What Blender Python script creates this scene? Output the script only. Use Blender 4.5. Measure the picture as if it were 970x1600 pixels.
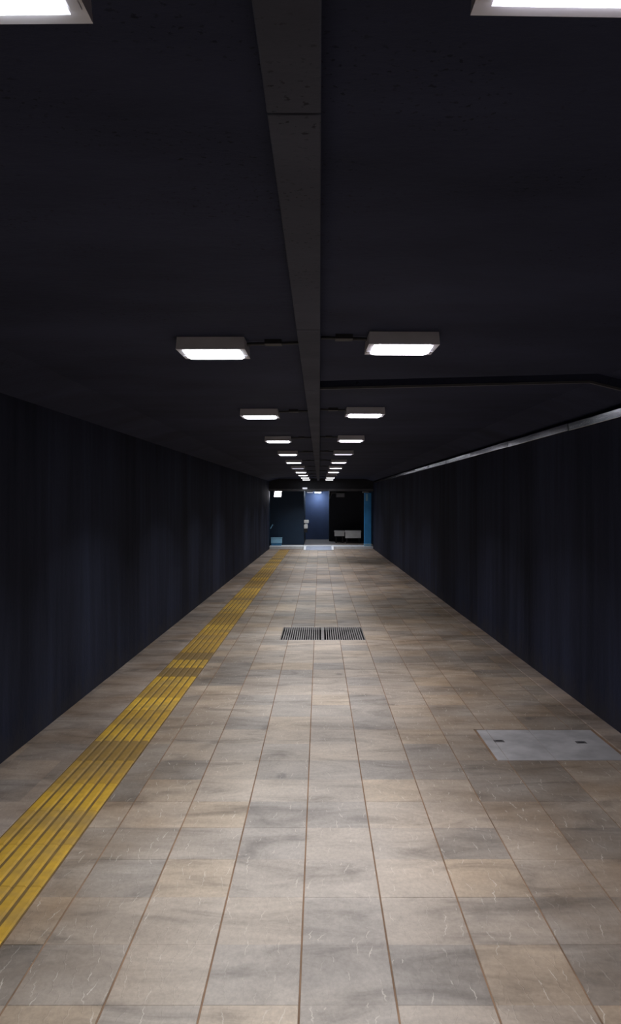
import bpy, bmesh, math, random
from mathutils import Vector, Matrix, Euler

random.seed(7)
for o in list(bpy.data.objects):
    bpy.data.objects.remove(o)
scene = bpy.context.scene
col = scene.collection

# ------------------------------------------------------------------ camera, world, exposure
EYE = 1.6
F_PX = 1155.0                      # focal length in pixels of the 970x1600 frame
cam_d = bpy.data.cameras.new('camera')
cam = bpy.data.objects.new('camera', cam_d)
col.objects.link(cam)
cam_d.sensor_fit = 'VERTICAL'
cam_d.sensor_height = 36.0
cam_d.lens = 36.0 * F_PX / 1600.0
cam_d.clip_start = 0.02
cam_d.clip_end = 200
cam.location = (0, 0, EYE)
# vanishing point of the passage sits at pixel (499, 778)
cam.rotation_euler = Euler((math.radians(90), 0, 0), 'XYZ')
cam_d.shift_x = (485 - 499) / 1600.0
cam_d.shift_y = -(800 - 778) / 1600.0
scene.camera = cam

world = bpy.data.worlds.new('world')
scene.world = world
world.use_nodes = True
bg = world.node_tree.nodes['Background']
bg.inputs['Color'].default_value = (0.35, 0.45, 0.7, 1)
bg.inputs['Strength'].default_value = 0.004

scene.view_settings.view_transform = 'Standard'
scene.view_settings.look = 'None'
scene.view_settings.gamma = 1.0
scene.view_settings.use_curve_mapping = False
scene.view_settings.exposure = 0.0

LAMP_GLOW = 9.0                    # radiance of a ceiling lamp diffuser
LAMP_WATT = 12.4                   # downward beam of a ceiling lamp
LAMP_SPREAD = math.radians(116)

# ------------------------------------------------------------------ layout of the passage (metres)
SLOPE = 0.0147                     # the paving falls away from the camera
Y0, END = -3.0, 29.4
CEIL = EYE + 0.76
LAMPZ = EYE + 0.70                 # underside of the ceiling lamps
FROT = -math.atan(SLOPE)
def fz(y): return -SLOPE * y
def wl(y): return -2.0      # left wall face
def wr(y): return 2.14           # right wall face
STEP_H = 0.11
HF = fz(END) + STEP_H              # level of the hall behind the passage

# ------------------------------------------------------------------ helpers
def link(o, parent=None):
    col.objects.link(o)
    if parent is not None:
        o.parent = parent
    return o
def tag(o, label=None, cat=None, group=None, kind=None):
    if label: o['label'] = label
    if cat: o['category'] = cat
    if group: o['group'] = group
    if kind: o['kind'] = kind
    return o
def empty(name, loc, rot=(0, 0, 0), label=None, cat=None, group=None, kind=None):
    o = bpy.data.objects.new(name, None)
    o.empty_display_size = 0.1
    o.location = loc
    o.rotation_euler = rot
    link(o)
    return tag(o, label, cat, group, kind)
class MB:
    """collects shapes that form one mesh"""
    def __init__(s): s.v = []; s.f = []
    def add(s, vs, fs):
        n = len(s.v)
        s.v += [tuple(p) for p in vs]
        s.f += [tuple(i + n for i in f) for f in fs]
        return s
    def box(s, x0, x1, y0, y1, z0, z1, ch=0.0):
        """box with an optional chamfer around the top edge"""
        if ch <= 0:
            vs = [(x0,y0,z0),(x1,y0,z0),(x1,y1,z0),(x0,y1,z0),(x0,y0,z1),(x1,y0,z1),(x1,y1,z1),(x0,y1,z1)]
            fs = [(0,3,2,1),(4,5,6,7),(0,1,5,4),(1,2,6,5),(2,3,7,6),(3,0,4,7)]
        else:
            c = ch
            vs = [(x0,y0,z0),(x1,y0,z0),(x1,y1,z0),(x0,y1,z0),
                  (x0,y0,z1-c),(x1,y0,z1-c),(x1,y1,z1-c),(x0,y1,z1-c),
                  (x0+c,y0+c,z1),(x1-c,y0+c,z1),(x1-c,y1-c,z1),(x0+c,y1-c,z1)]
            fs = [(0,3,2,1),(8,9,10,11)]
            for a in range(4):
                b = (a + 1) % 4
                fs += [(a, b, b+4, a+4), (a+4, b+4, b+8, a+8)]
        return s.add(vs, fs)
    def prism(s, pts, y0, y1):
        """closed xz outline (counter-clockwise seen from -y) pulled along y"""
        n = len(pts)
        vs = [(x, y0, z) for x, z in pts] + [(x, y1, z) for x, z in pts]
        fs = [tuple(range(n)), tuple(range(2*n-1, n-1, -1))]
        fs += [((i+1) % n, i, i+n, (i+1) % n + n) for i in range(n)]
        return s.add(vs, fs)
    def tube(s, a, b, r, n=10, r2=None):
        a = Vector(a); b = Vector(b); r2 = r if r2 is None else r2
        d = (b - a).normalized()
        u = d.orthogonal().normalized(); w = d.cross(u)
        vs = []
        for p, rr in ((a, r), (b, r2)):
            for i in range(n):
                t = 2 * math.pi * i / n
                vs.append(p + (u * math.cos(t) + w * math.sin(t)) * rr)
        fs = [(i, (i+1) % n, (i+1) % n + n, i + n) for i in range(n)]
        fs += [tuple(range(n-1, -1, -1)), tuple(range(n, 2*n))]
        return s.add(vs, fs)
    def mesh(s, name, mat):
        me = bpy.data.meshes.new(name)
        me.from_pydata(s.v, [], s.f)
        bm = bmesh.new(); bm.from_mesh(me)
        bmesh.ops.recalc_face_normals(bm, faces=bm.faces)
        bm.to_mesh(me); bm.free()
        me.materials.append(mat)
        return me
    def build(s, name, mat, parent=None, loc=(0, 0, 0), bevel=0.0, seg=2):
        o = bpy.data.objects.new(name, s.mesh(name, mat))
        o.location = loc
        link(o, parent)
        if bevel > 0:
            m = o.modifiers.new('bevel', 'BEVEL'); m.width = bevel; m.segments = seg
            m.limit_method = 'ANGLE'; m.angle_limit = math.radians(40)
        return o

# ------------------------------------------------------------------ materials
def new_mat(name):
    m = bpy.data.materials.new(name); m.use_nodes = True
    nt = m.node_tree
    return m, nt, nt.nodes['Principled BSDF']
def N(nt, kind, **kw):
    n = nt.nodes.new(kind)
    for k, v in kw.items():
        if k in n.inputs: n.inputs[k].default_value = v
        else: setattr(n, k, v)
    return n
def L(nt, a, b): nt.links.new(a, b)
def coords(nt, scale, obj=False):
    g = N(nt, 'ShaderNodeTexCoord').outputs['Object'] if obj else N(nt, 'ShaderNodeNewGeometry').outputs['Position']
    mp = N(nt, 'ShaderNodeMapping'); mp.inputs['Scale'].default_value = scale
    L(nt, g, mp.inputs['Vector'])
    return mp.outputs['Vector']
def noise(nt, vec, scale=1.0, detail=4.0, rough=0.55, dist=0.0):
    n = N(nt, 'ShaderNodeTexNoise'); n.inputs['Scale'].default_value = scale
    n.inputs['Detail'].default_value = detail; n.inputs['Roughness'].default_value = rough
    n.inputs['Distortion'].default_value = dist
    L(nt, vec, n.inputs['Vector'])
    return n.outputs['Fac']
def ramp(nt, fac, stops):
    r = N(nt, 'ShaderNodeValToRGB'); e = r.color_ramp.elements
    while len(e) < len(stops): e.new(0.5)
    for el, (p, c) in zip(e, stops):
        el.position = p
        el.color = (c, c, c, 1) if isinstance(c, (int, float)) else (*c, 1)
    L(nt, fac, r.inputs['Fac'])
    return r.outputs['Color']
def mix(nt, fac, a, b, blend='MIX'):
    m = N(nt, 'ShaderNodeMix', data_type='RGBA', blend_type=blend)
    for sock, val in ((m.inputs['Factor'], fac), (m.inputs['A'], a), (m.inputs['B'], b)):
        pass
    ins = [i for i in m.inputs if i.enabled]
    F, A, B = ins[0], ins[1], ins[2]
    for sock, val in ((F, fac), (A, a), (B, b)):
        if isinstance(val, (int, float)): sock.default_value = val if sock is F else (val, val, val, 1)
        elif isinstance(val, tuple): sock.default_value = (*val, 1) if len(val) == 3 else val
        else: L(nt, val, sock)
    return [o for o in m.outputs if o.enabled][0]
def math_n(nt, op, a, b=0.0):
    m = N(nt, 'ShaderNodeMath', operation=op)
    for s, v in zip(m.inputs, (a, b)):
        if isinstance(v, (int, float)): s.default_value = v
        else: L(nt, v, s)
    return m.outputs[0]
def bump(nt, bsdf, h, strength=0.3, dist=0.01):
    b = N(nt, 'ShaderNodeBump'); b.inputs['Strength'].default_value = strength
    b.inputs['Distance'].default_value = dist
    L(nt, h, b.inputs['Height']); L(nt, b.outputs['Normal'], bsdf.inputs['Normal'])
def plain(name, colr, rough=0.5, metal=0.0, var=0.12, scale=12.0, bmp=0.0, spec=0.5):
    m, nt, b = new_mat(name)
    v = coords(nt, (1, 1, 1))
    f = noise(nt, v, scale, 4)
    dark = tuple(c * (1 - var) for c in colr); lite = tuple(min(1, c * (1 + var)) for c in colr)
    L(nt, ramp(nt, f, [(0.3, dark), (0.7, lite)]), b.inputs['Base Color'])
    b.inputs['Roughness'].default_value = rough; b.inputs['Metallic'].default_value = metal
    b.inputs['Specular IOR Level'].default_value = spec
    if bmp: bump(nt, b, noise(nt, v, scale * 6, 3), bmp, 0.004)
    return m
def emitter(name, colr, strength):
    m, nt, b = new_mat(name)
    b.inputs['Base Color'].default_value = (0.8, 0.8, 0.8, 1)
    b.inputs['Roughness'].default_value = 0.4
    b.inputs['Emission Color'].default_value = (*colr, 1)
    b.inputs['Emission Strength'].default_value = strength
    return m

COLW, ROWL, ROW0, COL0 = 0.315, 0.331, 4.70, -0.065
def paving_mat(name, beige, grey, tan, fleck=1.0):
    m, nt, b = new_mat(name)
    pos = N(nt, 'ShaderNodeNewGeometry').outputs['Position']
    sep = N(nt, 'ShaderNodeSeparateXYZ'); L(nt, pos, sep.inputs[0])
    ix = math_n(nt, 'FLOOR', math_n(nt, 'DIVIDE', math_n(nt, 'SUBTRACT', sep.outputs['X'], COL0), COLW))
    iy = math_n(nt, 'FLOOR', math_n(nt, 'DIVIDE', math_n(nt, 'SUBTRACT', sep.outputs['Y'], ROW0), ROWL))
    cmb = N(nt, 'ShaderNodeCombineXYZ'); L(nt, ix, cmb.inputs[0]); L(nt, iy, cmb.inputs[1])
    wn = N(nt, 'ShaderNodeTexWhiteNoise', noise_dimensions='3D'); L(nt, cmb.outputs[0], wn.inputs['Vector'])
    tone = ramp(nt, wn.outputs['Value'], [(0.0, tuple(c * 0.86 for c in grey)), (0.2, grey), (0.5, beige), (0.8, tuple(c * 1.05 for c in beige)), (0.93, tan), (1.0, tuple(c * 1.2 for c in beige))])
    # worn streaks across the walkway, local to the stone
    st = noise(nt, coords(nt, (1.9, 5.0, 1)), 1.0, 6, 0.62, 0.9)
    tone = mix(nt, 0.75, tone, ramp(nt, st, [(0.30, 0.40), (0.46, 0.82), (0.60, 1.03), (0.78, 1.25)]), 'MULTIPLY')
    big = noise(nt, coords(nt, (0.55, 0.8, 1)), 1.0, 3, 0.5)
    tone = mix(nt, 0.55, tone, ramp(nt, big, [(0.32, (0.60, 0.58, 0.57)), (0.5, (0.95, 0.94, 0.93)), (0.68, (1.16, 1.10, 1.02))]), 'MULTIPLY')
    # light falling off to the sides painted in: paler middle, darker brown sides
    side = ramp(nt, math_n(nt, 'ABSOLUTE', math_n(nt, 'ADD', sep.outputs['X'], 0.05)), [(0.35, 0.0), (1.2, 1.0)])
    sn = math_n(nt, 'MULTIPLY', side, ramp(nt, noise(nt, coords(nt, (1.8, 2.2, 1)), 1.0, 4), [(0.3, 0.35), (0.7, 1.0)]))
    tone = mix(nt, sn, tone, (0.52, 0.435, 0.35), 'MULTIPLY')
    # dark gum spots and stains
    vo = N(nt, 'ShaderNodeTexVoronoi'); vo.inputs['Scale'].default_value = 1.0
    L(nt, coords(nt, (1.9, 1.4, 1)), vo.inputs['Vector'])
    spot = ramp(nt, math_n(nt, 'ADD', vo.outputs['Distance'], math_n(nt, 'MULTIPLY', noise(nt, coords(nt, (14, 14, 14)), 1.0, 3), 0.09)), [(0.085, 1.0), (0.125, 0.0)])
    tone = mix(nt, math_n(nt, 'MULTIPLY', spot, 0.4), tone, (0.07, 0.065, 0.07))
    grain = noise(nt, coords(nt, (60, 45, 60)), 1.0, 4, 0.7)
    tone = mix(nt, 0.5, tone, ramp(nt, grain, [(0.3, 0.75), (0.7, 1.2)]), 'MULTIPLY')
    # glints of the cleft face painted in as short pale wavy strokes
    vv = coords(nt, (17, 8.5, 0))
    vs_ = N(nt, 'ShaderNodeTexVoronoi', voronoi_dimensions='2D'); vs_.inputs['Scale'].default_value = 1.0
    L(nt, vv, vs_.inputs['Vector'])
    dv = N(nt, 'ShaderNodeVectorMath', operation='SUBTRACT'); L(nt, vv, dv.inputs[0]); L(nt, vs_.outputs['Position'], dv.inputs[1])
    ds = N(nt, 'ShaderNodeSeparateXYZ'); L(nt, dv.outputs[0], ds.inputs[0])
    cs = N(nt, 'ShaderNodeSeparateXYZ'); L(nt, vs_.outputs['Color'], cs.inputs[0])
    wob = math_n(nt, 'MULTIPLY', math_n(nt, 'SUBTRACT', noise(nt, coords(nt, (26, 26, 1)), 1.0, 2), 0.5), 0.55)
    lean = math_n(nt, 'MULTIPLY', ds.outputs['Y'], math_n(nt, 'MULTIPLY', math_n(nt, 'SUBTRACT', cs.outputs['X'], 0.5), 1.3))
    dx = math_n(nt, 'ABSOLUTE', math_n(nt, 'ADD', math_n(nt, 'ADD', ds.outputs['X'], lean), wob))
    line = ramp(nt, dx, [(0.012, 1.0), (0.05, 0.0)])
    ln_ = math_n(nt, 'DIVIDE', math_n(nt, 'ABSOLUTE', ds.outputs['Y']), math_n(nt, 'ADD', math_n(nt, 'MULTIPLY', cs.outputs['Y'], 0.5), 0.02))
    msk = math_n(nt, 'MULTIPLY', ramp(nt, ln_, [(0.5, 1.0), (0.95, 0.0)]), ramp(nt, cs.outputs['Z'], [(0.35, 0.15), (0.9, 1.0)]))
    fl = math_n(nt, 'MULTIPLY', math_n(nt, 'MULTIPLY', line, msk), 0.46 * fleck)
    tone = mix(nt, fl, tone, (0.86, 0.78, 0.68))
    L(nt, tone, b.inputs['Base Color'])
    L(nt, ramp(nt, st, [(0.3, 0.62), (0.7, 0.44)]), b.inputs['Roughness'])
    b.inputs['Specular IOR Level'].default_value = 0.45
    h = math_n(nt, 'ADD', math_n(nt, 'MULTIPLY', grain, 0.5), math_n(nt, 'MULTIPLY', line, 0.5))
    bump(nt, b, h, 0.35, 0.004)
    return m

def wall_mat(name, base, streak):
    m, nt, b = new_mat(name)
    v = noise(nt, coords(nt, (1.5, 1.15, 0.12)), 1.0, 4, 0.6, 0.3)
    fine = noise(nt, coords(nt, (9, 9, 0.8)), 1.0, 4, 0.6)
    c = mix(nt, ramp(nt, v, [(0.36, 0.0), (0.66, 1.0)]), base, streak)  # pale vertical bands: lamp scallops painted into the wall colour
    c = mix(nt, 0.6, c, ramp(nt, fine, [(0.3, 0.65), (0.7, 1.25)]), 'MULTIPLY')
    # dust splashed up from the paving
    sep = N(nt, 'ShaderNodeSeparateXYZ'); L(nt, N(nt, 'ShaderNodeNewGeometry').outputs['Position'], sep.inputs[0])
    hgt = math_n(nt, 'ADD', sep.outputs['Z'], math_n(nt, 'MULTIPLY', sep.outputs['Y'], SLOPE))
    dn = noise(nt, coords(nt, (5, 5, 3.5)), 1.0, 6, 0.7)
    d = ramp(nt, math_n(nt, 'ADD', math_n(nt, 'MULTIPLY', hgt, 0.9), math_n(nt, 'MULTIPLY', dn, 0.8)), [(0.36, 1.0), (0.62, 0.0)])
    c = mix(nt, math_n(nt, 'MULTIPLY', d, 0.45), c, (0.055, 0.05, 0.048))
    L(nt, c, b.inputs['Base Color'])
    b.inputs['Roughness'].default_value = 0.8
    b.inputs['Specular IOR Level'].default_value = 0.06
    bump(nt, b, noise(nt, coords(nt, (28, 28, 18)), 1.0, 6, 0.65), 0.5, 0.01)
    return m
def ceiling_mat(name, base):
    m, nt, b = new_mat(name)
    n1 = noise(nt, coords(nt, (0.8, 1.6, 1)), 1.0, 5, 0.6)
    c = mix(nt, 1.0, base, ramp(nt, n1, [(0.3, 0.75), (0.7, 1.25)]), 'MULTIPLY')
    pit = noise(nt, coords(nt, (60, 75, 50)), 1.0, 2, 0.5)
    pm = ramp(nt, noise(nt, coords(nt, (2.2, 3.5, 2)), 1.0, 3), [(0.48, 0.0), (0.62, 1.0)])
    pf = math_n(nt, 'MULTIPLY', ramp(nt, pit, [(0.62, 0.0), (0.68, 1.0)]), pm)
    c = mix(nt, math_n(nt, 'MULTIPLY', pf, 0.6), c, (0.006, 0.006, 0.008))
    L(nt, c, b.inputs['Base Color'])
    b.inputs['Roughness'].default_value = 0.8
    b.inputs['Specular IOR Level'].default_value = 0.08
    bump(nt, b, noise(nt, coords(nt, (20, 40, 20)), 1.0, 6, 0.65), 0.45, 0.008)
    return m

M = {}
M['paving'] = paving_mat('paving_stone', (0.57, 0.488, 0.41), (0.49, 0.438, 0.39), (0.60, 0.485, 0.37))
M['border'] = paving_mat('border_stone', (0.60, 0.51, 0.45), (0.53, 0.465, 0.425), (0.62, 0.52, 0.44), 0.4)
M['cover'] = plain('cover_stone', (0.42, 0.40, 0.40), 0.5, 0.0, 0.22, 6.0, 0.2)
M['mortar'] = plain('mortar', (0.25, 0.155, 0.095), 0.9, 0, 0.35, 5.0)
M['wall'] = wall_mat('wall_paint', (0.019, 0.021, 0.035), (0.036, 0.042, 0.074))
M['ceiling'] = ceiling_mat('ceiling_concrete', (0.036, 0.041, 0.074))
M['duct'] = ceiling_mat('duct_paint', (0.075, 0.080, 0.108))
M['bulkhead'] = plain('bulkhead_paint', (0.016, 0.017, 0.024), 0.7, 0, 0.2, 3.0)
M['lip'] = plain('joint_lip', (0.085, 0.085, 0.095), 0.7, 0, 0.2, 8.0)
M['housing'] = plain('lamp_housing', (0.70, 0.69, 0.76), 0.45, 0, 0.06, 10.0)
M['conduit'] = plain('black_conduit', (0.020, 0.020, 0.026), 0.6)
M['led_left'] = emitter('lamp_light_cool', (0.93, 0.98, 1.0), LAMP_GLOW)
M['led_right'] = emitter('lamp_light_violet', (0.96, 0.93, 1.0), LAMP_GLOW)
M['led_dim'] = emitter('lamp_light_dim', (0.80, 0.84, 1.0), 0.55)
M['led_pale'] = emitter('lamp_light_pale', (0.88, 0.86, 1.0), 0.9)
M['led_off'] = plain('lamp_unlit', (0.10, 0.09, 0.10), 0.5)
M['flood'] = emitter('flood_light', (1.0, 0.97, 1.0), 16.0)
M['hall_led'] = emitter('hall_light', (0.72, 0.85, 1.0), 60.0)
M['metal'] = plain('zinc_trunking', (0.60, 0.62, 0.68), 0.15, 1.0, 0.15, 9.0)
M['dark_metal'] = plain('dark_metal', (0.05, 0.045, 0.04), 0.6, 0.6)
M['lift'] = plain('worn_steel', (0.13, 0.12, 0.12), 0.5, 0.3)
M['grate'] = plain('grate_bar', (0.30, 0.28, 0.27), 0.5, 0.2, 0.2, 9.0)
M['pit'] = plain('drain_pit', (0.012, 0.012, 0.014), 0.9)
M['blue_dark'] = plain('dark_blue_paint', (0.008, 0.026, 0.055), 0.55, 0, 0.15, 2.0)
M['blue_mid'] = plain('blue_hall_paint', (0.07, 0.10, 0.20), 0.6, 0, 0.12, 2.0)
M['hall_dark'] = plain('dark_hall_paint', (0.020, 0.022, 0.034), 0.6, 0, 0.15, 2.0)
M['blue'] = plain('bright_blue_paint', (0.06, 0.36, 0.80), 0.4, 0, 0.1, 4.0)
M['blue_pale'] = plain('pale_blue_plastic', (0.36, 0.68, 0.90), 0.4, 0, 0.08, 8.0)
M['blue_box'] = plain('box_blue_base', (0.05, 0.22, 0.40), 0.45)
M['pale_stone'] = plain('pale_step_stone', (0.86, 0.89, 0.93), 0.55, 0, 0.1, 5.0)
M['ramp'] = plain('ramp_plate', (0.36, 0.40, 0.50), 0.5, 0, 0.12, 6.0)
M['hall_floor'] = plain('hall_floor_stone', (0.36, 0.30, 0.26), 0.5, 0, 0.15, 3.0)
M['white'] = plain('off_white_paint', (0.86, 0.86, 0.84), 0.5, 0, 0.06, 6.0)
M['grey'] = plain('grey_paint', (0.20, 0.19, 0.20), 0.5)
M['black'] = plain('black_plastic', (0.01, 0.01, 0.011), 0.5)

def yellow_mat():
    m, nt, b = new_mat('yellow_tactile')
    sep = N(nt, 'ShaderNodeSeparateXYZ'); L(nt, N(nt, 'ShaderNodeNewGeometry').outputs['Position'], sep.inputs[0])
    iy = math_n(nt, 'FLOOR', math_n(nt, 'DIVIDE', sep.outputs['Y'], TACT_L))
    wn = N(nt, 'ShaderNodeTexWhiteNoise', noise_dimensions='1D'); L(nt, iy, wn.inputs['W'])
    c = ramp(nt, wn.outputs['Value'], [(0.0, (0.27, 0.165, 0.05)), (0.35, (0.48, 0.28, 0.042)), (0.7, (0.62, 0.365, 0.035)), (1.0, (0.74, 0.45, 0.05))])
    dirt = noise(nt, coords(nt, (2.2, 3.0, 2)), 1.0, 5, 0.65)
    c = mix(nt, ramp(nt, dirt, [(0.45, 0.0), (0.75, 0.7)]), c, (0.22, 0.165, 0.10))
    c = mix(nt, 0.5, c, ramp(nt, noise(nt, coords(nt, (30, 18, 30)), 1.0, 4), [(0.3, 0.75), (0.7, 1.2)]), 'MULTIPLY')
    L(nt, c, b.inputs['Base Color'])
    b.inputs['Roughness'].default_value = 0.55
    return m
TACT_L = 0.39
M['yellow'] = yellow_mat()

# ------------------------------------------------------------------ floor: mortar bed with every paving stone on it
TX0, TX1 = -1.555, -1.165          # tactile strip
CVX0, CVX1, CVY0, CVY1 = 1.12, 1.975, ROW0, ROW0 + 2 * ROWL
GRX0, GRX1, GRY0, GRY1 = -0.484, 0.565, ROW0 + 13 * ROWL, ROW0 + 16 * ROWL
BORDER_X = 1.98
bed = MB()
zt, zb = -0.0035, -0.28
bed.box(-2.25, 2.3, Y0, GRY0, zb, zt); bed.box(-2.25, 2.3, GRY1, END + 0.1, zb, zt)
bed.box(-2.25, GRX0, GRY0, GRY1, zb, zt); bed.box(GRX1, 2.3, GRY0, GRY1, zb, zt)
floor = bed.build('floor', M['mortar']); floor.rotation_euler = (FROT, 0, 0)
tag(floor, 'beige stone slab paving of the underpass floor', 'floor', kind='structure')

edges = [TX1, -1.01] + [-0.695 + COLW * i for i in range(9)] + [BORDER_X]     # last column is a cut one
GX, GY, TH = 0.0034, 0.0003, 0.03
def tile_shape(mb, xa, xb, ya, yb, dz=0.0):
    return mb.box(xa + GX, xb - GX, ya + GY, yb - GY, -TH, dz, 0.0008)
rows = []
k0 = math.floor((Y0 - ROW0) / ROWL) + 1
k1 = math.ceil((END - ROW0) / ROWL)
tiles = []
for k in range(k0, k1):
    ya, yb = ROW0 + k * ROWL, ROW0 + (k + 1) * ROWL
    yb = min(yb, END)
    for xa, xb in zip(edges[:-1], edges[1:]):
        spans = [(xa, xb)]
        for hx0, hx1, hy0, hy1 in ((CVX0, CVX1 + 0.01, CVY0, CVY1), (GRX0, GRX1, GRY0, GRY1)):
            if ya < hy1 - 0.01 and yb > hy0 + 0.01:
                out = []
                for a, b_ in spans:
                    if b_ <= hx0 + 0.001 or a >= hx1 - 0.001: out.append((a, b_)); continue
                    if a < hx0 - 0.01: out.append((a, hx0))
                    if b_ > hx1 + 0.01: out.append((hx1, b_))
                spans = out
        for a, b_ in spans: tiles.append((a, b_, ya, yb))
vis = sorted([t for t in tiles if t[3] > 2.2], key=lambda t: t[3])[:300]
visset = set(vis)
tile_meshes = {}
for t in vis:
    key = (round(t[1] - t[0], 3), round(t[3] - t[2], 3))
    if key not in tile_meshes:
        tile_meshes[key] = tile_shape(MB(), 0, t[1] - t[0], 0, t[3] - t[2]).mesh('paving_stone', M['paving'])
    o = bpy.data.objects.new('paving_stone', tile_meshes[key])
    o.location = (t[0], t[2], random.uniform(-0.0006, 0.0008))
    o.rotation_euler = (random.uniform(-.0012, .0012), random.uniform(-.0014, .0014), 0)
    link(o, floor)
far = MB()
for t in tiles:
    if t not in visset: tile_shape(far, *t, dz=random.uniform(-0.0005, 0.0008))
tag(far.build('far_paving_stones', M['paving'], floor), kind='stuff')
# border slabs beside the two walls
for side, xa, xb in (('l', None, TX0), ('r', BORDER_X, None)):
    y = Y0
    while y < END - 0.05:
        ln = 0.993 if side == 'r' else 0.662
        yb = min(END, y + ln)
        mb = MB()
        if side == 'l': mb.box(wl(y) - 0.05, xb - GX, y + GY, yb - GY, -TH, random.uniform(-0.0005, 0.0015), 0.002)
        else: mb.box(xa + GX, wr(y) + 0.05, y + GY, yb - GY, -TH, random.uniform(0.003, 0.006), 0.004)
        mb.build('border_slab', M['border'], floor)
        y = yb

# yellow tactile guiding strip
strip = empty('tactile_paving', ((TX0 + TX1) / 2, 0, 0), (FROT, 0, 0),
              'yellow ribbed tactile guide strip running along the left side of the floor', 'tactile paving')
TW = TX1 - TX0
M['groove'] = plain('tactile_groove_dirt', (0.17, 0.105, 0.03), 0.8, 0, 0.3, 9.0)
slab = MB().box(-TW/2 + .001, TW/2 - .001, .0008, TACT_L - .0008, -TH, 0.0005, 0.001).mesh('tactile_tile', M['groove'])
NR = 6
pitch = TW / NR
rib_w = pitch * 0.80
rib = MB()
h = 0.0075
rib.add([(-rib_w/2, 0.0005, 0), (rib_w/2, 0.0005, 0), (rib_w/2, TACT_L-.0005, 0), (-rib_w/2, TACT_L-.0005, 0),
         (-rib_w*.34, 0.0012, h), (rib_w*.34, 0.0012, h), (rib_w*.34, TACT_L-.0012, h), (-rib_w*.34, TACT_L-.0012, h)],
        [(0,3,2,1),(4,5,6,7),(0,1,5,4),(1,2,6,5),(2,3,7,6),(3,0,4,7)])
rib_me = rib.mesh('rib', M['yellow'])
n_t = int((END - 0.9) / TACT_L)
rest = MB(); rest_bed = MB()
for i in range(-7, n_t):
    y = i * TACT_L
    if 5 <= i < 50:
        t = bpy.data.objects.new('tactile_tile', slab); t.location = (0, y, random.uniform(-.0004, .0006)); link(t, strip)
        for j in range(NR):
            r = bpy.data.objects.new('rib', rib_me); r.location = (-TW/2 + (j + .5) * pitch, 0, 0.0003); link(r, t)
    else:
        rest_bed.box(-TW/2, TW/2, y + .0008, y + TACT_L - .0008, -TH, .0005)
        for j in range(NR):
            cx = -TW/2 + (j + .5) * pitch
            rest.box(cx - rib_w/2, cx + rib_w/2, y + .004, y + TACT_L - .004, 0, h, 0.003)
tag(rest.build('far_ribs', M['yellow'], strip), kind='stuff')
tag(rest_bed.build('far_tactile_tiles', M['groove'], strip), kind='stuff')

# ------------------------------------------------------------------ walls
def wall(name, f, side):
    mb = MB()
    ys = [Y0, END + 0.02]
    t = 0.3 * side
    vs = []
    for y in ys:
        vs += [(f(y), y, -1.0), (f(y) + t, y, -1.0), (f(y) + t, y, CEIL + .2), (f(y), y, CEIL + .2)]
    mb.add(vs, [(0,1,2,3),(7,6,5,4),(0,4,5,1),(1,5,6,2),(2,6,7,3),(3,7,4,0)])
    return mb.build(name, M['wall'])
tag(wall('wall_left', wl, -1), 'dark navy rough wall on the left beside the yellow strip', 'wall', kind='structure')
tag(wall('wall_right', wr, 1), 'dark navy rough wall on the right under the metal trunking', 'wall', kind='structure')
tag(MB().box(-2.3, 2.4, Y0 - 0.3, Y0, -1.0, CEIL + .2).build('wall_back', M['wall']), 'dark navy wall closing the passage', 'wall', kind='structure')

# ------------------------------------------------------------------ ceiling: slab with haunches and one cross groove on the right
HX_R, HZ = 1.78, EYE + 0.645        # right haunch starts here, foot height
HX_L = -1.60
GRV = (4.80, 5.16, 0.165)          # groove near edge, far edge, skew
def gy(x, which): return GRV[which] - GRV[2] * x
TOP = CEIL + 0.25
cb = MB()
def quad_strip(prof, fa, fb, topz):
    """soffit profile (x,z list) between two y functions, closed by a slab above"""
    n = len(prof)
    lo = [(x, fa(x), z) for x, z in prof] + [(x, fb(x), z) for x, z in prof]
    hi = [(x, fa(x), topz) for x, z in prof] + [(x, fb(x), topz) for x, z in prof]
    vs = lo + hi
    fs = []
    for i in range(n - 1):
        fs += [(i, i+1, i+1+n, i+n), (2*n+i, 3*n+i, 3*n+i+1, 2*n+i+1),
               (i, 2*n+i, 2*n+i+1, i+1), (n+i, n+i+1, 3*n+i+1, 3*n+i)]
    fs += [(0, n, 3*n, 2*n), (n-1, 3*n-1, 4*n-1, 2*n-1)]
    cb.add(vs, fs)
right = [(0.0, CEIL), (HX_R, CEIL), (2.32, HZ - 0.12)]
# foot of the haunch meets the wall at HZ
right = [(0.0, CEIL), (HX_R, CEIL), (2.17, HZ), (2.32, HZ)]
left = [(-2.32, HZ), (-2.06, HZ), (HX_L, CEIL), (0.0, CEIL)]
quad_strip(left, lambda x: Y0, lambda x: END, TOP)
quad_strip(right, lambda x: Y0, lambda x: gy(x, 0), TOP)
quad_strip(right, lambda x: gy(x, 1), lambda x: END, TOP)
DG = 0.07
quad_strip([(x, z + DG) for x, z in right], lambda x: gy(x, 0) - .01, lambda x: gy(x, 1) + .01, TOP)
tag(cb.build('ceiling', M['ceiling']), 'dark pitted concrete ceiling over the passage', 'ceiling', kind='structure')
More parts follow.
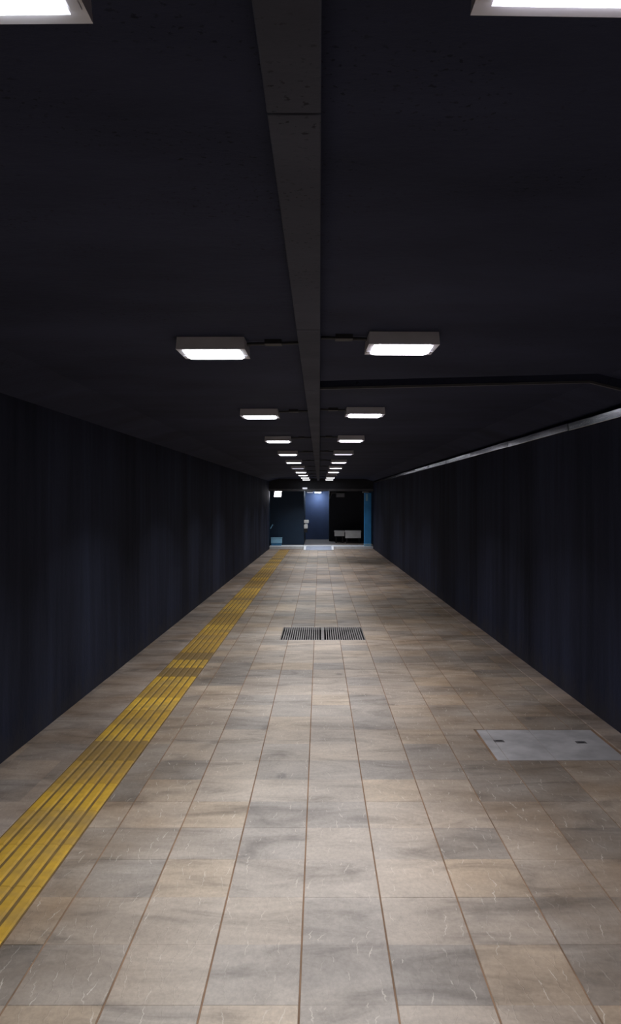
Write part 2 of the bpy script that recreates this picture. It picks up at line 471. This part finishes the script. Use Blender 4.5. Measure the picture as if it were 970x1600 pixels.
# thin added strip, its paler colour stands for light on the groove's far lip
lip = MB()
pts = [(0.0, CEIL), (HX_R, CEIL), (2.15, HZ + 0.01)]
for (xa, za), (xb, zb_) in zip(pts[:-1], pts[1:]):
    vs = []
    for x, z in ((xa, za), (xb, zb_)):
        y = gy(x, 1)
        vs += [(x, y - .004, z - .003), (x, y + .02, z - .003), (x, y + .02, z + .012), (x, y - .004, z + .012)]
    lip.add(vs, [(0,1,2,3),(7,6,5,4),(0,4,5,1),(1,5,6,2),(2,6,7,3),(3,7,4,0)])
tag(lip.build('trim_1', M['lip']), 'thin grey strip added for the lit far lip of the ceiling groove', 'trim', kind='structure')

# boxed duct down the middle of the ceiling, in lengths
duct = empty('ceiling_duct', (-0.045, 0, CEIL), (0, 0, 0), 'long grey boxed duct along the middle of the ceiling between the lamp rows', 'duct')
DZ = EYE + 0.68 - CEIL
y = 1.31 - 3 * 1.68
while y < END - 0.1:
    yb = min(END, y + 1.68)
    MB().box(-0.048, 0.048, y + 0.003, yb - 0.003, DZ + random.uniform(-.001, .001), 0).build('duct_length', M['duct'], duct, bevel=0.003)
    MB().box(-0.044, 0.044, yb - 0.012, min(END, yb + 0.012), DZ + 0.004, -0.001).build('joint_sleeve', M['conduit'], duct)
    y = yb

# ------------------------------------------------------------------ ceiling lamps
LW, LD, LH = 0.325, 0.25, 0.058
def rounded(w, d, r, n=4):
    pts = []
    for cx, cy, a0 in ((w/2-r, d/2-r, 0), (-w/2+r, d/2-r, 90), (-w/2+r, -d/2+r, 180), (w/2-r, -d/2+r, 270)):
        for i in range(n + 1):
            a = math.radians(a0 + 90 * i / n)
            pts.append((cx + r * math.cos(a), cy + r * math.sin(a)))
    return pts
def diffuser_mesh(mat, w=0.270, d=0.190, z0=0.004, z1=-0.008):
    pts = rounded(w, d, 0.022); n = len(pts)
    vs = [(x, y, z0) for x, y in pts] + [(x, y, z1 + .003) for x, y in pts] + [(x*.975, y*.97, z1) for x, y in pts]
    fs = [tuple(range(n-1, -1, -1)), tuple(range(2*n, 3*n))]
    for k in (0, n):
        fs += [(k+i, k+(i+1) % n, k+n+(i+1) % n, k+n+i) for i in range(n)]
    return MB().add(vs, fs).mesh('diffuser', mat)
housing_me = MB()
# tray: outer box with a slightly flared rim and a rim frame round the diffuser
o0 = [(-LW/2+.004, -LD/2+.004), (LW/2-.004, -LD/2+.004), (LW/2-.004, LD/2-.004), (-LW/2+.004, LD/2-.004)]
o1 = [(-LW/2, -LD/2), (LW/2, -LD/2), (LW/2, LD/2), (-LW/2, LD/2)]
i1 = [(-.137, -.1045), (.137, -.1045), (.137, .1045), (-.137, .1045)]
vs = [(x, y, LH) for x, y in o0] + [(x, y, 0.0) for x, y in o1] + [(x, y, 0.0) for x, y in i1] + [(x, y, 0.012) for x, y in i1]
fs = [(3, 2, 1, 0), (12, 13, 14, 15)]
for a in range(4):
    b_ = (a + 1) % 4
    fs += [(a, b_, b_+4, a+4), (a+4, b_+4, b_+8, a+8), (a+8, b_+8, b_+12, a+12)]
housing_mesh = MB().add(vs, fs).mesh('housing', M['housing'])
diff = {k: diffuser_mesh(M[k]) for k in ('led_left', 'led_right', 'led_dim', 'led_pale', 'led_off')}
clip_mesh = MB().box(-.008, .008, -.03, .03, -.004, .003).mesh('end_clip', M['housing'])
ORD = ['nearest', 'second', 'third', 'fourth', 'fifth', 'sixth', 'seventh', 'eighth', 'ninth', 'tenth', 'farthest']
for i in range(11):
    for side in ('left', 'right'):
        yc = 0.968 if i == 0 else 3.6 + 2.8 * (i - 1)
        cx = (-0.498 if i == 0 else -0.512) if side == 'left' else 0.384
        if side == 'right': yc -= 0.017 if i == 0 else 0.11
        key = 'led_' + side
        state = 'lit'
        if side == 'left' and i == 6: key, state = 'led_dim', 'dim'
        if side == 'right' and i == 4: key, state = 'led_pale', 'faint'
        if side == 'right' and i == 8: key, state = 'led_off', 'unlit'
        if i == 0: lab = 'bright rectangular ceiling lamp cut off by the top %s corner of the picture' % side
        else: lab = '%s rectangular ceiling lamp, %s from the camera in the %s row' % (state, ORD[i] if i < 10 else 'farthest', side)
        rz = -0.012 if side == 'left' else 0.022
        lp = empty('ceiling_lamp', (cx, yc, LAMPZ), (0, 0, rz), lab, 'ceiling lamp', 'ceiling lamps in the %s row' % side)
        for nm, me, lc in (('housing', housing_mesh, (0, 0, 0)), ('diffuser', diff[key], (0, 0, 0))):
            link(bpy.data.objects.new(nm, me), lp).location = lc
        if i <= 3:
            for sx in (-1, 1):
                link(bpy.data.objects.new('end_clip', clip_mesh), lp).location = (sx * 0.150, 0.06, 0)
        if state != 'unlit':
            ld = bpy.data.lights.get('beam_' + key)
            if ld is None:
                ld = bpy.data.lights.new('beam_' + key, 'AREA')
                ld.shape = 'RECTANGLE'; ld.size = 0.25; ld.size_y = 0.18
                ld.energy = LAMP_WATT * (1.0 if state == 'lit' else 0.25)
                ld.spread = LAMP_SPREAD
                ld.color = (0.93, 0.97, 1.0) if side == 'left' else (0.96, 0.94, 1.0)
            link(bpy.data.objects.new('beam', ld), lp).location = (0, 0, -0.012)
        s = 1 if side == 'left' else -1
        # cable tube from the lamp to the duct, with a box half way
        x_end = (-0.095 - cx) if side == 'left' else (0.006 - cx)
        c = MB().tube((s * LW/2, -0.03, LH - 0.016), (x_end, -0.03, LH - 0.010), 0.008, 8)
        xm = (s * LW/2 + x_end) / 2
        c.box(xm - .04, xm + .04, -.06, 0.0, LH - 0.02, LH + 0.002)
        c.build('conduit', M['conduit'], lp)

# ------------------------------------------------------------------ metal trunking high on the right wall
tr = empty('cable_trunking', (2.135, 0, EYE + 0.60), (0, 0, 0), 'long shiny metal cable trunking high along the right wall', 'trunking')
y = -1.8
i = 0
while y < END - 0.2:
    yb = min(END - 0.1, y + 2.0)
    xm = wr((y + yb) / 2) - 2.14
    yaw = random.uniform(-0.006, 0.006)
    o = MB()
    hl = (yb - y) / 2 - 0.009
    prof = [(-.045, -.032), (.0, -.036), (.0, .034), (-.030, .034), (-.045, .028)]
    o.prism(prof, -hl, hl)
    ob = o.build('trunking_length', M['metal'], tr, (xm - .006, (y + yb) / 2, 0), bevel=0.002)
    ob.rotation_euler = (random.uniform(-.0015, .0015), -0.105 + random.uniform(-.03, .03), yaw)
    MB().box(-.030, 0.0, -.018, .018, -.026, .028).build('coupling', M['black'], tr, (wr(yb) - 2.142, yb, 0))
    y = yb

# ------------------------------------------------------------------ drain grate and inspection cover in the floor
g = empty('drain_grate', ((GRX0 + GRX1) / 2, (GRY0 + GRY1) / 2, fz((GRY0 + GRY1) / 2)), (FROT, 0, 0),
          'metal drain grate with two barred panels set in the middle of the floor', 'drain grate')
W, D = GRX1 - GRX0, GRY1 - GRY0
pit = MB()
pit.box(-W/2, W/2, -D/2, D/2, -0.30, -0.28)
pit.box(-W/2, -W/2 + .006, -D/2, D/2, -0.28, -0.03); pit.box(W/2 - .006, W/2, -D/2, D/2, -0.28, -0.03)
pit.box(-W/2 + .006, W/2 - .006, -D/2, -D/2 + .006, -0.28, -0.03); pit.box(-W/2 + .006, W/2 - .006, D/2 - .006, D/2, -0.28, -0.03)
pit.build('drain_pit', M['pit'], g)
fr = MB()
fr.box(-W/2, W/2, -D/2, -D/2 + .03, -.03, -.001); fr.box(-W/2, W/2, D/2 - .03, D/2, -.03, -.001)
fr.box(-W/2, -W/2 + .008, -D/2 + .03, D/2 - .03, -.03, -.001); fr.box(W/2 - .008, W/2, -D/2 + .03, D/2 - .03, -.03, -.001)
fr.build('frame', M['grate'], g)
MB().box(-.020, .020, -D/2 + .03, D/2 - .03, -.03, 0.0).build('middle_rail', M['grate'], g)
bar_me = MB().box(-.0065, .0065, -D/2 + .03, D/2 - .03, -.028, -.0005).mesh('bar', M['grate'])
for sx in (-1, 1):
    nb = 17
    for j in range(nb):
        b_ = bpy.data.objects.new('bar', bar_me)
        b_.location = (sx * (0.020 + (W/2 - .028) * (j + 1) / (nb + 1)), 0, 0)
        link(b_, g)

cv = empty('inspection_cover', ((CVX0 + CVX1) / 2, (CVY0 + CVY1) / 2, fz((CVY0 + CVY1) / 2)), (FROT, 0, 0),
           'pale grey rectangular inspection cover in the floor near the right wall', 'floor cover')
W, D = CVX1 - CVX0, CVY1 - CVY0
fr = MB()
t = 0.012
fr.box(-W/2, W/2, -D/2, -D/2 + .004, -.03, -.004); fr.box(-W/2, W/2, D/2 - t, D/2, -.03, -.006)
fr.box(-W/2, -W/2 + t, -D/2 + .004, D/2 - t, -.03, -.006); fr.box(W/2 - t, W/2, -D/2 + .004, D/2 - t, -.03, -.006)
fr.build('frame', M['dark_metal'], cv)
cx0 = (CVX0 + CVX1) / 2
cuts = [CVX0 - cx0 + t + .002, 1.205 - cx0, 1.51 - cx0, CVX1 - cx0 - t - .002]
for a, b_ in zip(cuts[:-1], cuts[1:]):
    MB().box(a + .0015, b_ - .0015, -D/2 + .006, D/2 - t - .002, -.03, 0.0005, 0.0015).build('cover_panel', M['cover'], cv)
for hx, hy in ((1.235, 0.06), (1.79, 0.03)):
    hob = MB().box(-.035, .035, -.022, .022, 0.0003, 0.0022, 0.001).build('lifting_plate', M['lift'], cv, (hx - cx0, hy, 0))
    MB().tube((-.02, 0, .002), (.02, 0, .002), .003, 8).build('lifting_bar', M['metal'], hob)

# ------------------------------------------------------------------ end of the passage: bulkhead, step, ramp and the hall behind
LINT = EYE + 0.30
XL, XR = wl(END), wr(END)
BX0, BX1 = -0.64, 0.43             # middle recess
BW_Y, RW_Y, MW_Y = 30.30, 32.8, 34.2
tag(MB().box(-2.4, 2.5, END, END + .25, LINT, TOP).build('wall_bulkhead', M['bulkhead']), 'dark bulkhead above the far opening', 'wall', kind='structure')
tag(MB().box(XL, XR, END - .03, END, LINT - .03, LINT + .06).build('trim_2', M['lip']), 'thin grey lintel strip across the far opening', 'trim', kind='structure')
tag(MB().box(-2.4, 2.5, END + .25, MW_Y + .3, LINT + .02, LINT + .25).build('ceiling_hall', M['hall_dark']), 'dark ceiling of the hall behind the opening', 'ceiling', kind='structure')
tag(MB().box(-2.4, 2.5, END + .85, MW_Y + .3, HF - .3, HF).build('floor_hall', M['hall_floor']), 'brown stone floor of the hall behind the step', 'floor', kind='structure')
# step, in three visible lengths of pale stone
st = empty('stone_step', (0, END, fz(END)), (0, 0, 0), 'low pale stone step across the end of the passage', 'step')
for a, b_ in ((XL, -0.65), (-0.65, 0.48), (0.48, 1.30), (1.30, XR)):
    MB().box(a + .003, b_ - .003, 0, .845, -.15, STEP_H).build('step_stone', M['pale_stone'], st, bevel=0.01)
rp = empty('access_ramp', (0, END - 0.85, fz(END - .85)), (0, 0, 0), 'short blue grey ramp up the middle of the step', 'ramp')
rise = HF - fz(END - .85)
RX0, RX1 = -0.53, 0.47
MB().add([(RX0, 0, -.02), (RX1, 0, -.02), (RX1, .848, -.02), (RX0, .848, -.02), (RX0, 0, .008), (RX1, 0, .008), (RX1, .848, rise + .003), (RX0, .848, rise + .003)],
         [(0,3,2,1),(4,5,6,7),(0,1,5,4),(1,2,6,5),(2,3,7,6),(3,0,4,7)]).build('ramp_plate', M['ramp'], rp)
for a in (RX0 - .085, RX1):
    b_ = a + .085
    MB().add([(a, 0, -.02), (b_, 0, -.02), (b_, .848, -.02), (a, .848, -.02), (a, 0, .02), (b_, 0, .02), (b_, .848, rise + .03), (a, .848, rise + .03)],
             [(0,3,2,1),(4,5,6,7),(0,1,5,4),(1,2,6,5),(2,3,7,6),(3,0,4,7)]).build('kerb', M['pale_stone'], rp)
# walls of the hall
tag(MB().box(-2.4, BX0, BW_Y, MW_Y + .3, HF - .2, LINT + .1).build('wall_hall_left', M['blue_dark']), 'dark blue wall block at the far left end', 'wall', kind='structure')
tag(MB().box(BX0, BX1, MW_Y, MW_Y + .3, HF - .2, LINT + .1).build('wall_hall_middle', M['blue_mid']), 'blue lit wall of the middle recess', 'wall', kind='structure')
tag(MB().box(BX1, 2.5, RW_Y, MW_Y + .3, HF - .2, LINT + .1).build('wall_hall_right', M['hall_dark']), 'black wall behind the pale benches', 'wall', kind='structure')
tag(MB().box(XR + .05, XR + .4, END, RW_Y, HF - .3, LINT + .1).build('wall_hall_side', M['blue_dark']), 'dark blue side wall of the hall', 'wall', kind='structure')
tag(MB().box(XL - .4, XL - .02, END, BW_Y, HF - .3, LINT + .1).build('wall_hall_corner', M['blue_dark']), 'dark blue return wall beside the step', 'wall', kind='structure')

# blue pillar on the right of the opening
pl = empty('blue_pillar', (1.92, END + .10, HF), (0, 0, 0), 'bright blue pillar at the right end of the step', 'pillar')
PH = LINT - HF
MB().box(-.135, .145, -.07, .16, 0.0, PH - .10).build('shaft', M['blue'], pl, bevel=0.01)
tag(MB().box(-.19, .05, -.085, .16, PH - .10, PH - .035).build('capital', M['grey'], pl, bevel=0.006), 'grey cap block')
tag(MB().box(-.08, .01, -.082, -.07, PH - .42, PH - .14).build('plate', M['blue_pale'], pl, bevel=0.004), 'pale blue patch added for a highlight')  # added piece, pale colour stands for a highlight near the shaft top
MB().box(-.145, .15, -.085, .16, 0.0, .10).build('plinth', M['blue_pale'], pl, bevel=0.006)

# flood lamp on the dark blue wall
fl = empty('flood_lamp', (-1.70, BW_Y, EYE + .16), (0, 0, 0), 'glaring white flood lamp high on the dark blue end wall', 'flood lamp')
MB().box(-.17, .17, -.16, -.06, -.13, .13).build('housing', M['housing'], fl, bevel=0.012)
MB().add([(-.15, -.163, -.11), (.12, -.163, -.11), (.15, -.163, .11), (-.11, -.163, .11), (-.15, -.155, -.11), (.12, -.155, -.11), (.15, -.155, .11), (-.11, -.155, .11)],
         [(0,1,2,3),(7,6,5,4),(0,4,5,1),(1,5,6,2),(2,6,7,3),(3,7,4,0)]).build('lens', M['flood'], fl)
MB().box(-.05, .05, -.07, 0, -.04, .04).build('bracket', M['grey'], fl)

# two small ceiling lamps of the hall
for cx, key, lab in ((-0.41, 'led_dim', 'dim small ceiling lamp in the far recess, left of the bright one'), (-0.06, 'hall_led', 'bright small ceiling lamp in the far blue recess')):
    hl = empty('hall_lamp', (cx * 1.05, 33.75, LINT - .04), (0, 0, 0), lab, 'ceiling lamp', 'small lamps in the far hall')
    MB().box(-.16, .16, -.14, .14, 0, .05).build('housing', M['housing'], hl, bevel=0.004)
    MB().box(-.135, .135, -.12, .12, -.03, .001).build('diffuser', M[key], hl, bevel=0.006)
em = empty('lintel_glint', (-0.58, END - .03, EYE + .37), (0, 0, 0), 'tiny glowing patch added for a lamp reflection on the lintel above the far recess', 'light')  # glowing piece added to stand for a lamp reflection on the lintel
MB().box(-.11, .11, -.03, 0, -.035, .055).build('housing', M['grey'], em, bevel=0.006)
MB().box(-.09, .09, -.04, -.03, -.022, .042).build('lens', M['led_dim'], em, bevel=0.004)

# pale blue box and fitting at the left end
bx = empty('storage_box', (-1.74, END + .55, HF), (0, 0, 0), 'pale blue box standing on the step before the dark blue wall', 'box')
MB().add([(-.20, -.12, 0), (.20, -.12, 0), (.20, .12, 0), (-.20, .12, 0), (-.215, -.135, .10), (.215, -.135, .10), (.215, .135, .10), (-.215, .135, .10)],
         [(0,3,2,1),(4,5,6,7),(0,1,5,4),(1,2,6,5),(2,3,7,6),(3,0,4,7)]).build('base', M['blue_box'], bx)
MB().box(-.22, .22, -.14, .14, .10, .30).build('body', M['blue_pale'], bx, bevel=0.012)
MB().box(-.23, .23, -.15, .15, .29, .32).build('lid', M['blue_pale'], bx, bevel=0.008)
hd = empty('wall_fitting', (-1.96, BW_Y, 0.46), (0, 0, 0), 'small blue glinting fitting on the dark blue wall above the box', 'valve')
MB().tube((0, 0, 0), (0, -.03, 0), .10, 16).build('plate', M['blue_dark'], hd)
MB().tube((-.05, -.07, -.12), (.05, -.07, .05), .022, 10).build('lever', M['blue_pale'], hd)
MB().tube((.02, -.02, 0), (.02, -.07, 0), .018, 8).build('stem', M['metal'], hd)

# two-piece white fitting at the corner of the recess
wf = empty('wall_dispenser', (BX0, BW_Y + .15, 0.20), (0, 0, 0), 'small white two-part fitting with black base on the recess corner', 'dispenser')
MB().box(0, .20, -.13, .10, .36, .50).build('upper_shell', M['white'], wf, bevel=0.03)
MB().box(0, .16, -.13, .10, .14, .32).build('lower_shell', M['white'], wf, bevel=0.035)
MB().box(0, .14, -.12, .10, -.02, .135).build('base', M['black'], wf, bevel=0.02)
MB().box(0, .05, -.10, .08, .30, .37).build('neck', M['black'], wf)

# wall unit with bracket, top right of the hall
un = empty('wall_unit', (0.92, RW_Y, EYE + .02), (0, 0, 0), 'small grey box unit with bracket arm high on the black wall', 'wall unit')
MB().box(-.20, .19, -.26, -.02, .0, .20).build('body', M['grey'], un, bevel=0.015)
for kz in range(4):
    MB().box(-.17, .16, -.268, -.258, .035 + kz * .036, .052 + kz * .036).build('louvre', M['housing'], un)
MB().box(-.40, .0, -.10, -.05, .18, .22).build('bracket', M['grey'], un)
MB().tube((-.36, -.075, .20), (-.46, -.075, -.05), .018, 8).build('arm', M['grey'], un)
MB().box(-.1, .1, -.03, 0, .05, .18).build('mount', M['black'], un)

# two pale benches
for nm, x0, x1, yf, z0, z1, lab in (('bench', 0.63, 1.07, 31.5, .24, .47, 'shorter pale grey bench, left of two under the wall unit'),
                                   ('bench', 1.08, 1.76, 31.2, .17, .49, 'longer pale grey bench, right of two beside the blue pillar')):
    zt_ = HF + 0.0
    b_ = empty(nm, ((x0 + x1) / 2, yf, HF), (0, 0, 0), lab, 'bench', 'pale benches in the far hall')
    w = (x1 - x0) / 2
    MB().box(-w, w, 0, .38, z1 - .07 + .05, z1 + .05).build('seat', M['white'], b_, bevel=0.012)
    MB().box(-w + .01, w - .01, .01, .05, z0 + .05, z1 - .02 + .001).build('front_panel', M['white'], b_, bevel=0.006)
    for sx in (-1, 1):
        for yy in (.08, .32):
            MB().box(sx * (w - .08) - .025, sx * (w - .08) + .025, yy - .025, yy + .025, 0, z1 - .02 + .002).build('leg', M['black'], b_)
